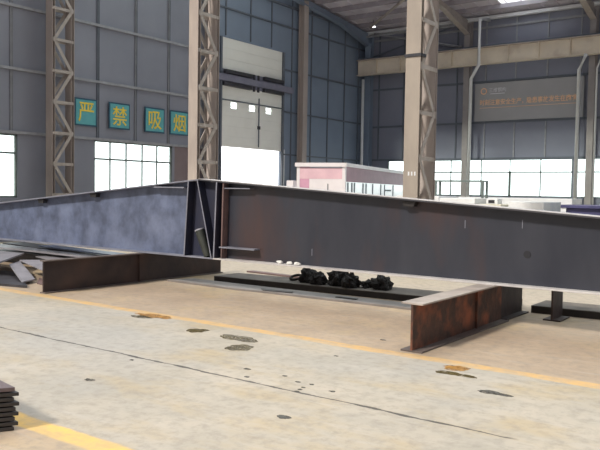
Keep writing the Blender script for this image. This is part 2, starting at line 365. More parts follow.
# corrugation ribs of the sheet read as fine lines along the slope
mb = MB(); x = XL+.3
while x < 2:
    mb.prism([(x,25.2,roofz(25.2)-.03),(x+.05,25.2,roofz(25.2)-.03),(x+.05,YB,roofz(YB)-.03),(x,YB,roofz(YB)-.03)], (0,0,.03)); x += .62
mb.build('sheet_ribs', 'roof', ce)

# eaves gutter on the back wall
gt = MB().box(XL+.1, 6, YB-.30, YB-.08, WZ(9.02), WZ(9.15)).build('eaves_gutter', 'white_pipe')
tag(gt, 'pale metal eaves gutter running along the top of the back wall', 'gutter')

# ------------------------------------------------------------------ back wall columns with rafters
CX = [(-19.0,'corner'), (-13.77,'a'), (-8.29,'b'), (-2.9,'c')]
lab = {'corner': 'slate blue steel column in the corner where the two walls meet',
       'a': 'grey-brown steel column on the back wall, left of the grey slogan banner',
       'b': 'grey-brown steel column on the back wall, right of the grey slogan banner',
       'c': 'grey-brown back wall column beyond the right edge of the view'}
for x, k in CX:
    if k == 'c': continue
    mt = 'wall_blue' if k == 'corner' else 'col_grey'
    w = .13 if k != 'corner' else .15
    yy = YB-.42
    t = thing('wall_column', lab[k], 'column', (x, yy, 0))
    MB().box(x-w, x+w, yy-.02, yy, 0, roofz(yy)-.75).build('front_flange', mt, t)
    MB().box(x-w, x+w, YB-.1, YB-.08, 0, roofz(yy)-.25).build('rear_flange', mt, t)
    MB().box(x-.015, x+.015, yy, YB-.1, 0, roofz(yy)-.4).build('web', mt, t)
    MB().box(x-w-.05, x+w+.05, yy-.07, YB-.08, 0, .03).build('base_plate', mt, t)
    # rafter rising towards the middle of the hall
    r = thing('roof_rafter', {'corner': 'slate steel rafter tight against the gable wall above the corner',
        'a': 'tapered grey rafter springing from the back column left of the banner',
        'b': 'tapered brown rafter springing from the back column right of the banner'}[k], 'rafter', (x, yy, roofz(yy)-.7))
    rm = 'wall_blue' if k == 'corner' else 'lacing'
    ya = 12.2
    MB().prism([(x-.01,yy-.03,roofz(yy)-.85),(x-.01,yy-.03,roofz(yy)-.22),(x-.01,ya,roofz(ya)-.22),(x-.01,ya,roofz(ya)-.5),(x-.01,yy-2.6,roofz(yy-2.6)-.5)], (.02,0,0)).build('web', rm, r)
    MB().prism([(x-.13,yy-.03,roofz(yy)-.85),(x-.13,yy-2.6,roofz(yy-2.6)-.5),(x-.13,ya,roofz(ya)-.5),(x-.13,ya,roofz(ya)-.52),(x-.13,yy-2.6,roofz(yy-2.6)-.52),(x-.13,yy-.03,roofz(yy)-.87)], (.26,0,0)).build('lower_flange', rm, r)

# gable wall post beside the sectional door
for yy, lb in ((26.16, 'brown steel post on the gable wall between the sectional door and the corner'),
               (20.27, 'grey-brown gable wall post seen behind the middle lattice column')):
    t = thing('gable_post', lb, 'column', (XL+.1, yy, 0))
    MB().box(XL+.15, XL+.42, yy-.012, yy+.012, 0, roofz(yy)-.3).build('web', 'col_brown', t)
    MB().box(XL+.42, XL+.44, yy-.16, yy+.16, 0, roofz(yy)-.3).build('front_flange', 'col_brown', t)
    MB().box(XL+.14, XL+.16, yy-.16, yy+.16, 0, roofz(yy)-.3).build('rear_flange', 'col_brown', t)

# crane runway beam along the back wall
yr = 31.0
t = thing('runway_beam', 'long cream crane runway beam spanning the back wall above the banner', 'beam', (-12, yr, WZ(7.0)))
zt, zb = WZ(7.72)-.02, WZ(7.05)
MB().box(XL+.12, 6, yr-.01, yr+.01, zb, zt).build('web', 'crane', t)
MB().box(XL+.12, 6, yr-.2, yr+.16, zt, zt+.03).build('top_flange', 'col_brown', t)
MB().box(XL+.12, 6, yr-.16, yr+.16, zb-.03, zb).build('bottom_flange', 'crane', t)
x = -18.2
while x < 6:
    MB().box(x-.01, x+.01, yr-.15, yr-.01, zb, zt).build('stiffener', 'crane', t); x += 1.31
MB().box(XL+.12, 6, yr-.04, yr+.03, zt+.03, zt+.12).build('crane_rail', 'rib_dark', t)

# vertical cross bracing above the runway beam
def brace(name, p, q, label, r=.05, m='lacing', group=None):
    tag(MB().tube([p, q], r, 8).build(name, m), label, 'brace', group)
zt2 = WZ(7.95)
brace('wall_brace', (-18.8, YB-.25, zt2), (-14.1, YB-.25, WZ(9.0)), 'thin diagonal brace rising from the corner towards the column left of the banner', .035, 'rib_dark')
brace('wall_brace', (-18.7, YB-.35, WZ(9.0)), (-14.05, YB-.35, zt2), 'pale diagonal brace falling from the corner eaves to the column left of the banner', .05, 'girt')
brace('eaves_strut', (XL+.2, YB-.6, WZ(8.85)), (-14.0, YB-.6, WZ(8.85)), 'pale horizontal strut tube under the eaves between corner and first back column', .05, 'girt')
brace('roof_brace', (-18.2, 30.3, roofz(30.3)-.35), (-14.5, 27.2, roofz(27.2)-.35), 'pale flat brace running diagonally just under the roof near the corner', .06, 'lacing')

# downpipes
def pipe(pts, label, r=.075):
    t = MB().tube(pts, r, 10).build('downpipe', 'white_pipe', smooth=True); tag(t, label, 'pipe'); return t
yp = YB-.62
pipe([(-12.85,YB-.2,WZ(8.98)),(-12.8,30.5,WZ(8.82)),(-12.8,30.5,WZ(6.95)),(-13.42,31.15,WZ(6.5)),(-13.42,31.15,.03)],
     'white downpipe that bends round the runway beam beside the column left of the banner')
pipe([(-8.3,30.5,WZ(6.95)),(-8.72,31.15,WZ(6.5)),(-8.72,31.15,.03)], 'white downpipe between the banner and the column on its right')
pipe([(-7.7,30.6,WZ(6.9)),(-8.0,31.1,WZ(6.5)),(-8.0,31.1,.03)], 'thin pale pipe hooked over on the right of the column beside the banner', .04)
pipe([(-19.0,yp-.2,WZ(6.85)),(-19.0,yp-.2,.03)], 'white downpipe standing in the corner of the two walls', .07)

# high-bay lamp near the corner
zl = roofz(30.3)
t = thing('ceiling_light', 'small lit white lamp hanging under the roof near the corner', 'lamp', (-18.05, 30.3, zl-.35))
MB().tube([(-18.05,30.3,zl-.35),(-18.05,30.3,zl-.33)], .11, 16).build('diffuser', 'lamp', t)
MB().tube([(-18.05,30.3,zl-.33),(-18.05,30.3,zl-.26),(-18.05,30.3,zl-.2)], [.13,.09,.04], 16).build('lamp_shade', 'rib', t)
MB().tube([(-18.05,30.3,zl-.2),(-18.05,30.3,zl-.01)], .015, 6).build('stem', 'rib', t)

# ------------------------------------------------------------------ lettering
def text_mesh(s, size, extrude=.004, offset=.0):
    cu = bpy.data.curves.new('t', 'FONT'); cu.body = s; cu.size = size; cu.extrude = extrude; cu.offset = offset
    cu.align_x = 'CENTER'; cu.align_y = 'CENTER'; cu.resolution_u = 3
    o = bpy.data.objects.new('t', cu); C.objects.link(o)
    dg = bpy.context.evaluated_depsgraph_get(); dg.update()
    me = bpy.data.meshes.new_from_object(o.evaluated_get(dg)); bpy.data.objects.remove(o)
    xs = [v.co.x for v in me.vertices]; ys = [v.co.y for v in me.vertices]
    cx, cy = (min(xs)+max(xs))/2, (min(ys)+max(ys))/2
    for v in me.vertices: v.co.x -= cx; v.co.y -= cy
    return me, max(xs)-min(xs), max(ys)-min(ys)
def put_text(name, s, w, h, m, parent, loc, rot, bold=.0):
    me, a, b = text_mesh(s, 1, .004, bold)
    for v in me.vertices: v.co.x *= w/a; v.co.y *= h/b
    me.materials.clear(); me.materials.append(M[m])
    o = bpy.data.objects.new(name, me); C.objects.link(o); o.parent = parent
    o.location = Vector(loc) - parent.location; o.rotation_euler = rot
    return o
RL = (math.pi/2, 0, math.pi/2)              # reads from +X side
signs = [('严', 14.38, 15.23, 'leftmost teal warning sign, partly behind the left lattice column'),
         ('禁', 15.72, 16.60, 'second teal sign from the left, above the white window'),
         ('吸', 17.26, 18.18, 'third teal warning sign, above the right end of the white window'),
         ('烟', 18.44, 19.36, 'rightmost teal warning sign, just left of the middle lattice column')]
for ch, a, b, lb in signs:
    z0, z1 = WZ(3.46), WZ(4.28); ym = (a+b)/2; zm = (z0+z1)/2
    t = thing('warning_sign', 'square ' + lb, 'sign', (XL+.06, ym, zm), 'no smoking signs on the gable wall')
    MB().box(XL+.056, XL+.075, a, b, z0, z1).build('border', 'sign_edge', t)
    MB().box(XL+.07, XL+.082, a+.05, b-.05, z0+.05, z1-.05).build('face', 'teal', t)
    put_text('lettering', ch, .60, .62, 'yellow', t, (XL+.088, ym, zm), RL, .006)

# slogan banner on back wall
x0, x1 = -13.45, -8.66; z0, z1 = WZ(4.73), WZ(6.34); yb = YB-.14
t = thing('slogan_banner', 'wide grey banner with orange slogan and small white heading on the back wall', 'banner', ((x0+x1)/2, yb, z0))
MB().box(x0, x1, yb, yb+.03, z0, z1).build('cloth', 'banner', t)
RB = (math.pi/2, 0, 0)
ln = x1-x0-.5
for s_, a_, b_, h_ in (('时刻注意安全生产', 0, 8/18, .27), ('，', 8.1/18, 8.4/18, .09), ('隐患事故发生在麻痹', 9/18, 1, .27)):
    put_text('slogan_lettering', s_, ln*(b_-a_), h_, 'orange', t, (x0+.25+ln*(a_+b_)/2, yb-.01, WZ(5.52)-(.09 if h_ < .1 else 0)), RB, .018)
put_text('heading_lettering', '三维钢构', .78, .20, 'white', t, (x0+1.06, yb-.01, WZ(6.03)), RB)
MB().box(x0+.72, x0+1.4, yb-.012, yb, WZ(5.86), WZ(5.89)).build('heading_underline', 'white', t)
MB().box(x0+.25, x1-.3, yb-.012, yb, WZ(5.28), WZ(5.30)).build('slogan_underline', 'orange', t)
MB().tube([(x0+.42, yb-.01, WZ(6.0)), (x0+.42, yb, WZ(6.0))], .15, 20).build('emblem', 'orange', t)
MB().tube([(x0+.42, yb-.014, WZ(6.0)), (x0+.42, yb, WZ(6.0))], .10, 20).build('emblem_centre', 'banner', t)

# ------------------------------------------------------------------ lattice columns
def lattice(xa, xb, lb, mats):
    y0, y1 = 13.2, 13.98; top = roofz(13.5)-.4
    t = thing('lattice_column', lb, 'column', ((xa+xb)/2, 13.6, 0), 'laced crane columns in the middle row')
    near, side, far, lac = mats
    # near chord: H section, flange facing forward
    c = MB().box(xa, xb, y0, y0+.016, 0, top).box((xa+xb)/2-.01, (xa+xb)/2+.01, y0+.016, y0+.09, 0, top)
    c.box(xa, xb, y0+.09, y0+.104, 0, top); c.build('chord', near, t, bevel=.003)
    c = MB().box(xa, xb, y1-.016, y1, 0, top).box((xa+xb)/2-.01, (xa+xb)/2+.01, y1-.09, y1-.016, 0, top)
    c.box(xa, xb, y1-.104, y1-.09, 0, top); c.build('chord', far, t, bevel=.003)
    z = .46; k = -2; ya, yb = y0+.13, y1-.13
    while z < top-.1:
        for x in (xb-.02, xa+.02):
            MB().bar((x, ya-.1, z), (x, yb+.1, z), .02, .085).build('batten', lac, t)
            if z + .92 < top:
                p, q = ((x, ya-.05, z), (x, yb+.05, z+.92)) if k % 2 == 0 else ((x, yb+.05, z), (x, ya-.05, z+.92))
                MB().bar(p, q, .02, .095, up=(0,0,1)).build('lacing_bar', lac, t)
            g_ = MB(); yy = ya-.03 if k % 2 == 0 else yb+.03
            g_.box(x-.008, x+.018, yy-.055, yy+.055, z-.07, z+.07); g_.build('gusset', lac, t)
        z += .92; k += 1
    MB().box(xa-.1, xb+.1, y0-.1, y0+.3, 0, .03).box(xa-.1, xb+.1, y1-.3, y1+.1, 0, .03).build('base_plate', far, t)
    return t
lattice(-19.12, -18.80, 'brown-grey laced steel column against the left wall', ('col_brown','col_brown','col_brown','lacing'))
lattice(-13.18, -12.87, 'pale pinkish laced steel column behind the girder joint', ('col_light','col_brown','col_brown','lacing'))
t = lattice(-7.09, -6.76, 'tan laced steel column standing behind the right half of the girder', ('col_tan','col_tan','col_brown','lacing'))
MB().box(-7.11, -6.74, 13.18, 13.41, 4.32, 4.38).build('splice_collar', 'door_dark', t)
for i in range(3): MB().box(-6.98+i*.07, -6.95+i*.07, 13.193, 13.2, 1.95, 2.03).build('paint_mark', 'white', t)

# ------------------------------------------------------------------ girder
YG = 8.65
def topz(x): return 1.77 + (x+8.25)*(.0885 if x < -8.25 else -.0655)
zb = .50; ft = .022; fw = .15
X0, X1, XA, XB = -17.6, 3.4, -8.55, -7.92
G = thing('steel_girder', 'huge tapered plate girder lying across the support beams, peaked at its joint', 'girder', (-8.2, YG, zb))
def web(xa, xb, m):
    pts = [(xa, YG-.006, zb+ft), (xb, YG-.006, zb+ft), (xb, YG-.006, topz(xb)-ft), (xa, YG-.006, topz(xa)-ft)]
    return MB().prism(pts, (0,.012,0)).build('web', m, G)
web(X0, XA, 'web_blue')['label'] = 'bluish left web'
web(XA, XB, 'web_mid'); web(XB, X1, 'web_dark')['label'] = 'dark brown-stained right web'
def flange(xa, xb, za, zb_, name, m, w=fw):
    return MB().prism([(xa,YG-w,za),(xb,YG-w,zb_),(xb,YG-w,zb_+ft),(xa,YG-w,za+ft)], (0,2*w,0)).build(name, m, G, bevel=.003)
flange(X0, XA, topz(X0)-ft, topz(XA)-ft, 'top_flange', 'edge_dim')
flange(XA, -8.25, topz(XA)-ft, topz(-8.25)-ft, 'top_flange', 'edge_dim')
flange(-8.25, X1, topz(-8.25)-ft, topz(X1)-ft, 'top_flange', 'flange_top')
MB().prism([(-8.25,YG-fw,topz(-8.25)),(X1,YG-fw,topz(X1)),(X1,YG-fw,topz(X1)+.005),(-8.25,YG-fw,topz(-8.25)+.005)], (0,2*fw,0)).build('lit_top_skin', 'flange', G)  # pale skin puts the sunlit top into the colour of the dark flange
flange(X0, XB, zb, zb, 'bottom_flange', 'edge_dim'); flange(XB, X1, zb, zb, 'bottom_flange', 'flange')
def vplate(xt, xb_, yb0, yb1, m, name, th=.02, zt_=None, z0_=None):
    zt_ = zt_ or topz(xt)-ft; z0_ = z0_ or zb+ft
    return MB().prism([(xb_-th/2,yb0,z0_),(xb_+th/2,yb0,z0_),(xt+th/2,yb0,zt_),(xt-th/2,yb0,zt_)], (0,yb1-yb0,0)).build(name, m, G)
# end plates with ground pale edges, a raking stiffener between
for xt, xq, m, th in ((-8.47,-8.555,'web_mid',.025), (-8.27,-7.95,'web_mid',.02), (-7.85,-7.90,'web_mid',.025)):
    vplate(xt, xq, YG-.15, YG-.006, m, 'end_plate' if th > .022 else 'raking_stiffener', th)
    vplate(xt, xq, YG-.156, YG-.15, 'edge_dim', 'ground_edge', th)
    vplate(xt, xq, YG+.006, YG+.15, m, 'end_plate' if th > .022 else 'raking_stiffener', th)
vplate(-7.73, -7.76, YG-.13, YG-.006, 'edge_rust', 'rusty_stiffener', .02)
MB().prism([(-7.82,YG-.075,zb+ft),(-7.74,YG-.075,zb+ft),(-7.72,YG-.075,topz(-7.7)-ft),(-7.80,YG-.075,topz(-7.8)-ft)], (0,.012,0)).build('packing_plate', 'edge_rust', G)
# splice ribs on the webs
MB().box(-9.3, -8.58, YG-.14, YG-.006, 1.62, 1.64).build('web_rib', 'edge_dim', G)
MB().box(-7.72, -7.20, YG-.12, YG-.006, 1.62, 1.635).build('web_rib', 'edge_dim', G)
MB().box(-7.80, -7.08, YG-.14, YG-.006, .69, .71).build('web_rib', 'edge_dim', G)
# dark wedges standing in for small shadows below the top flange
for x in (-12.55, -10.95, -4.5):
    MB().prism([(x-.1,YG-.1,topz(x)-ft-.01),(x+.1,YG-.1,topz(x)-ft-.01),(x+.07,YG-.1,topz(x)-.10),(x-.07,YG-.1,topz(x)-.10)], (0,.094,0)).build('flange_shadow_wedge', 'bar_black', G)
# bolt hole and chalk ticks on the right web
MB().tube([(-2.95,YG-.012,.89),(-2.95,YG-.005,.89)], .045, 14).build('bolt_hole', 'black', G)
for x, z in ((-3.75,1.22), (-3.02,1.25), (-6.1,.72)):
    MB().box(x-.004, x+.004, YG-.009, YG-.005, z-.05, z+.05).build('chalk_tick', 'edge_dim', G)

# paper scraps on bottom flange
for i, (x, yy) in enumerate(((-6.62, 8.56), (-6.45, 8.57), (-6.3, 8.56))):
    mb = MB(); r = bmesh.ops.create_icosphere(mb.bm, subdivisions=2, radius=.035)
    for v in r['verts']:
        v.co *= 1+.5*noise.noise(v.co*40+Vector((i*3,0,0))); v.co.x *= 1.6; v.co.z *= .7; v.co += Vector((x, yy, .544))
    tag(mb.build('paper_scrap', 'paper'), 'crumpled white scrap lying on the bottom flange of the dark web, %s' % ('nearest the joint','middle of three','farthest from the joint')[i], 'scrap', 'white scraps on the girder flange')

# leaning pipe offcut inside the joint
t = thing('pipe_offcut', 'short grey-green pipe offcut leaning in the girder joint', 'pipe', (-8.1, 8.55, .53))
a, b = Vector((-8.09, 8.565, .53)), Vector((-8.27, 8.56, .95))
MB().tube([a, a.lerp(b,.5), b], [.055,.068,.078], 18, cap=False).build('pipe_body', 'pipe_green', t, smooth=True)
MB().tube([b-(b-a)*.03, b+(b-a)*.02], [.08,.082], 18, cap=False).build('rim', 'edge', t, smooth=True)
MB().tube([a-Vector((0,0,.0)), a+(b-a)*.02], .05, 18).build('end_cap', 'pipe_green', t)

# ------------------------------------------------------------------ support beams
def hbeam(xc, w, y0, y1, h, mw, mf, mb_, label, name='support_beam'):
    t = thing(name, label, 'beam', (xc, (y0+y1)/2, 0))
    f = .018
    MB().box(xc-w/2, xc+w/2, y0, y1, 0, f).build('bottom_flange', mb_, t, bevel=.002)
    MB().box(xc-w/2, xc+w/2, y0, y1, h-f, h).build('top_flange', mf, t, bevel=.002)
    MB().box(xc-.012, xc+.012, y0+.005, y1, f, h-f).build('web', mw, t)
    return t
t = hbeam(-9.58, .14, 6.56, 10.5, .5, 'rust_dark', 'flange_brown', 'flange_brown', 'brown steel beam on the floor under the left half of the girder')
for y in (8.42,): MB().box(-9.568, -9.52, y-.008, y+.008, .018, .482).build('stiffener', 'rust_dark', t)
t = hbeam(-3.39, .24, 6.56, 8.98, .5, 'rust_red', 'flange_pale', 'flange_brown', 'red rusted steel beam with pale top flange under the right half of the girder')
for y in (8.15,): MB().box(-3.378, -3.35, y-.008, y+.008, .018, .482).build('stiffener', 'rust_red', t)
hbeam(-2.86, .22, 9.36, 9.78, .5, 'rust_dark', 'rust_dark', 'rust_dark', 'short dark beam stub on the floor behind the right end of the girder')

hbeam(-3.42, .22, 9.03, 9.83, .5, 'rust_dark', 'rust_dark', 'rust_dark', 'dark brown beam stub directly behind the far end of the red rusted beam')
# ------------------------------------------------------------------ floor plates and scrap
def plate(pts, th, m, label, name='steel_plate', cat='plate', group=None):
    return tag(MB().prism(pts, (0,0,th)).build(name, m), label, cat, group)
plate([(-9.32,8.86,.0),(-9.1,9.3,.0),(-3.8,9.32,.0),(-3.55,8.95,.0),(-7.2,8.86,0),(-7.7,8.8,.0)], .03, 'plate_floor', 'long grey flat plate on the floor beneath the girder, between the support beams')
for pts, lb in (([(-8.72,9.40,0),(-8.72,10.05,0),(-3.6,10.4,0),(-3.6,9.70,0)], 'long low black-sided steel slab lying under the girder, carrying the black sacks'),
                ([(-3.29,9.86,0),(-3.29,10.5,0),(2.5,10.9,0),(2.5,10.2,0)], 'low dark steel slab continuing right of the red rusted beam')):
    t = thing('steel_slab', lb, 'slab', pts[0])
    MB().prism(pts, (0,0,.09)).build('slab_body', 'slab', t)
    MB().prism([(x_,y_,.09) for x_,y_,_ in pts], (0,0,.01)).build('dusty_top', 'slab_top', t)
plate([(-7.22,8.9,.031),(-7.35,9.02,.031),(-6.75,9.08,.031),(-6.68,8.96,.031)], .012, 'bar_black', 'small black offcut lying on the long grey plate', 'steel_offcut', 'offcut')
plate([(-5.95,9.05,.031),(-5.95,9.13,.031),(-5.6,9.13,.031),(-5.58,9.05,.031)], .012, 'bar_black', 'tiny black offcut on the long plate, near the sacks', 'steel_offcut', 'offcut')
plate([(-9.25,10.9,0),(-9.2,11.05,0),(-7.3,10.85,0),(-7.3,10.72,0)], .03, 'edge_rust', 'thin rusty bar on the pale floor behind the joint', 'flat_bar', 'bar')
plate([(-7.2,10.55,0),(-7.2,10.65,0),(-5.5,10.62,0),(-5.5,10.5,0)], .03, 'edge_rust', 'thin rusty bar on the floor behind the black sacks', 'flat_bar', 'bar')

def slab(cx, cy, cz, L, W, th, rz, tx, ty, m, label):
    o = MB().box(-L/2, L/2, -W/2, W/2, -th/2, th/2).build('scrap_plate', m)
    o.location = (cx, cy, cz); o.rotation_euler = (tx, ty, rz)
    tag(o, label, 'plate', 'scrap plates piled left of the brown beam'); return o
def scrap(pts, th, m, label):
    tag(MB().prism(pts, (0,0,th)).build('scrap_plate', m), label, 'plate', 'scrap plates piled left of the brown beam')
scrap([(-10.85,6.6,0),(-10.25,6.74,0),(-12.1,7.75,.0),(-13.2,7.5,.0)], .04, 'plate_dark', 'dark plate flat on the floor at the bottom front of the scrap pile')
scrap([(-10.74,7.21,.045),(-10.56,6.85,.045),(-11.83,7.42,.2),(-12.21,7.88,.2)], .02, 'plate', 'narrow pale strip slanting down to the floor at the front of the scrap pile')
scrap([(-11.55,7.07,.28),(-12.74,8.31,.28),(-14.6,8.1,.28),(-13.6,6.9,.28)], .03, 'plate', 'broad grey plate jutting out at the front left of the scrap pile')
scrap([(-9.75,7.4,.04),(-9.72,8.1,.04),(-11.9,8.3,.17),(-11.7,7.95,.17)], .02, 'plate_dark', 'dark plate leaning low behind the slanting pale strip')
scrap([(-10.2,7.85,.22),(-9.75,8.2,.20),(-12.3,8.75,.24),(-12.5,8.4,.24)], .02, 'plate', 'thin pale strip behind the dark leaning plate of the scrap pile')
scrap([(-10.6,8.55,.3),(-11.2,8.95,.3),(-16,9.0,.34),(-16,8.4,.34)], .02, 'plate', 'long bluish-grey plate near the top of the scrap pile')
scrap([(-12.1,7.8,.235),(-11.8,8.1,.235),(-10.05,7.42,.13),(-10.1,7.22,.13)], .02, 'plate', 'pale strip sloping towards the brown beam behind the front plates')
scrap([(-10.6,7.15,.0),(-9.75,7.0,.0),(-9.75,7.35,.0),(-11.2,7.6,.0)], .012, 'edge_rust', 'rust-brown thin plate on the floor beside the brown beam')
slab(-12.5, 9.25, .31, 4.4, .5, .02, -.03, .0, .02, 'plate_dark', 'long dark plate at the back of the scrap pile')
slab(-11.6, 9.05, .37, 3.2, .35, .02, -.04, .0, .01, 'web_blue', 'long bluish plate on top at the back of the scrap pile')
slab(-13.2, 9.1, .11, 3.2, .5, .22, 0, 0, 0, 'plate_dark', 'thick dark packing block at the base of the scrap pile')

# stack of flat bars, bottom left
d = Vector((.807*-1 , .59, 0))
ax = Vector((-.51, -.86, 0)).normalized()       # along the near edge, leaving the frame
ay = Vector((-.98, .17, 0)).normalized()
cor = Vector((-4.275, 2.745, 0))
names = ['topmost', 'second from the top', 'third from the top', 'fourth from the top', 'middle', 'fourth from the bottom', 'third from the bottom', 'second from the bottom', 'bottom']
ins = [.0, .055, -.01, .06, .01, .05, .0, .045, -.01]
for i in range(9):
    z = .262 - i*.0325
    e = cor + ax*(.02 - ins[i]*.45) + Vector((0, 0, z))
    p = [e, e+ax*.9, e+ax*.9+ay*1.2, e+ay*1.2]
    tag(MB().prism(p, (0,0,.024 if i else .027)).build('flat_bar', 'bar_top' if i == 0 else 'bar_black', bevel=.003), 'black steel flat bar, %s of the stack at the bottom left' % names[i], 'bar', 'stacked flat bars')

# ------------------------------------------------------------------ black sacks and coil
def lump(x, y, rx, ry, rz, seed, label):
    mb = MB(); r = bmesh.ops.create_icosphere(mb.bm, subdivisions=4, radius=1)
    for v in r['verts']:
        n = noise.noise(v.co*1.6+Vector((seed,0,0)))*.55 + noise.noise(v.co*4+Vector((0,seed,0)))*.28 + noise.noise(v.co*9+Vector((0,seed,3)))*.1
        v.co *= 1+n; v.co.z = max(v.co.z, -.55)
        v.co = Vector((v.co.x*rx*1.0, v.co.y*ry, (v.co.z+.55)*rz*1.0))
        v.co += Vector((x, y, .1))
    tag(mb.build('crumpled_sack', 'black_cloth'), label, 'sack', 'black sacks on the floor behind the girder')
lump(-7.0, 9.80, .11, .15, .15, 1.3, 'black crumpled sack at the left of the heap under the girder')
lump(-6.74, 9.74, .125, .15, .11, 4.1, 'low flat black sack, second from the left in the heap')
lump(-6.42, 9.86, .165, .17, .17, 7.7, 'tallest black sack in the middle of the heap')
lump(-6.12, 9.76, .12, .15, .14, 11.2, 'black sack right of the tallest one in the heap')
lump(-5.64, 9.90, .14, .16, .14, 15.9, 'separate black sack at the right end, apart from the heap')
lump(-5.91, 9.90, .085, .13, .07, 21.9, 'small flat black sack between the heap and the separate sack')
pts = [(-7.27+.09*math.cos(a), 9.85+.1*math.sin(a), .125+.03*(1+math.sin(a*1.0))) for a in [k*math.pi/10 for k in range(20)]]
tag(MB().tube(pts+[pts[0]], .022, 8, cap=False).build('cable_loop', 'black_cloth', smooth=True), 'loop of black cable left of the sacks', 'cable')

# ------------------------------------------------------------------ stains and spots on floor
def blob(x, y, rx, ry, m, label, group, seed, h=.0015, rot=0.):
    mb = MB(); n = 40; pts = []
    for k in range(n):
        a = k*2*math.pi/n; q = 1+.42*noise.noise(Vector((math.cos(a)*1.3, math.sin(a)*1.3, seed)))+.2*noise.noise(Vector((math.cos(a)*4, math.sin(a)*4, seed+9)))
        px, py = rx*q*math.cos(a), ry*q*math.sin(a)
        pts.append((x+px*math.cos(rot)-py*math.sin(rot), y+px*math.sin(rot)+py*math.cos(rot), 0.0005))
    mb.prism(pts, (0,0,h)); tag(mb.build('oil_stain' if 'oil' in label else 'floor_spot', m), label, 'stain', group)
from mathutils import Vector as V_
fcal = 731.266; RX = Vector((.80654341,-.04032717,.5897978)); RY = Vector((.5909513,.02756303,-.80623622)); RZ = Vector((.01625661,.99880629,.04606217))
def fl(px, py):                              # floor point seen at a photo pixel
    c = Vector((px-300, 225-py, -fcal)); r = Vector((RX.dot(c), RY.dot(c), RZ.dot(c))); t = -1.6/r.z
    return r.x*t, r.y*t
for px, py, rx, ry, m, lb, seed in (
    (155,316,.30,.10,'rust_stain','orange-brown oil stain on the yellow line, left of the floor centre',1.1),
    (142,317,.16,.07,'oil','small dark oil smear beside the orange-brown stain',2.2),
    (197,330.5,.13,.12,'oil','round dark green oil spot between the orange stain and the double stain',3.3),
    (235,338,.26,.12,'oil','wide dark oil stain, upper part of the double stain near the centre',4.4),
    (241,348,.15,.13,'oil','olive oil stain, lower part of the double stain near the centre',5.5),
    (456,368,.13,.10,'rust_stain','brown oil stain touching the yellow line near the red rusted beam',6.6),
    (455,374,.20,.06,'oil','thin dark oil smear just below the brown stain near the red rusted beam',7.7),
    (493,393,.14,.05,'oil_dark','short dark oil smear, farthest right on the aisle floor',8.8)):
    x, y = fl(px, py); blob(x, y, rx, ry, m, lb, 'oil stains near the yellow line', seed)
for i, (px, py, r, lb) in enumerate(((89.5,380,.045,'dark spot below the crack on the left, above the flat bar stack'),
    (283,417,.05,'oval dark spot below the crack, near the bottom middle'),
    (297,391.5,.018,'tiny black dot, lowest of the three dots beside the crack'),
    (300,389.5,.018,'tiny black dot, middle of the three dots beside the crack'),
    (303.5,387.5,.018,'tiny black dot, highest of the three dots beside the crack'),
    (332,391.5,.024,'black dot right of the three dots beside the crack'),
    (311.5,384.5,.020,'black dot just above the three dots beside the crack'),
    (298,382,.022,'faint dark fleck above the dots beside the crack'),
    (285,376,.02,'faint dot above and left of the dots beside the crack'),
    (247,377,.022,'small dot just above the crack, under the double stain'),
    (247,369,.03,'faint dash directly under the double stain'),
    (336,356,.022,'lone dark dot below the yellow line, right of centre'),
    (132,360,.022,'small dark dot just above the crack on the left'),
    (383,340,.03,'dark fleck on the browner floor left of the red rusted beam'))):
    x, y = fl(px, py); blob(x, y, r*1.15, r*.8, 'oil_dark', lb, 'small dark spots on the floor', 30+i*1.7)
x, y = fl(238, 342); 

# ------------------------------------------------------------------ cabin behind the girder
t = thing('site_cabin', 'white framed cabin with pink and mauve fascia behind the girder', 'cabin', (-12.27, 19.1, 0))
dirR = Vector((-.277, .961, 0)); dirL = Vector((-.961, -.277, 0)); c0 = Vector((-12.27, 19.1, 0)); LR, LL = 8.7, 1.6
def cb(a0, a1, b0, b1, z0, z1, name, m):     # box in cabin axes: a along the long side, b along the short side
    p = [c0+dirR*a+dirL*b+Vector((0,0,z0)) for a, b in ((a0,b0),(a1,b0),(a1,b1),(a0,b1))]
    return MB().prism(p, (0,0,z1-z0)).build(name, m, t)
cb(-.05, LR+.05, -.05, LL+.05, 2.38, 2.5, 'roof_slab', 'cabin_white')
for a in (0, LR-.12):
    for b in (0, LL-.1): cb(a, a+.12, b, b+.1, 0, 2.38, 'corner_post', 'cabin_white')
cb(.01, .04, .1, LL-.1, 2.0, 2.34, 'fascia', 'cabin_pale')
cb(.12, LR-.12, .01, .04, 1.92, 2.38, 'fascia', 'cabin_maroon')
cb(.015, .05, .1, LL-.42, 0, 2.0, 'wall_panel', 'cabin_white')
cb(.015, .05, LL-.42, LL-.1, 0, 2.36, 'wall_panel', 'cabin_pink')
cb(.12, LR-.12, .02, .05, 0, 1.92, 'added_glow_panel', 'lit')  # panel glow is added, no lamp stands inside
cb(.12, LR-.12, LL-.05, LL-.02, 0, 2.38, 'wall_panel', 'cabin_white')
for a in (.3, .75, 1.05, 2.1, 2.5, 3.4, 4.6, 5.2, 6.6): cb(a, a+.1, .0, .02, .3, 1.9, 'window_bar', 'rib_dark')
cb(5.2, 6.3, .0, .02, 1.65, 1.72, 'window_bar', 'rib_dark')
cb(.0, .015, .55, .58, .9, 1.85, 'door_seam', 'rib')

tag(MB().box(-16.0, -15.7, 21.0, 21.3, 0, 1.98).build('white_post', 'cabin_white', bevel=.01), 'small white bollard post left of the cabin', 'post')

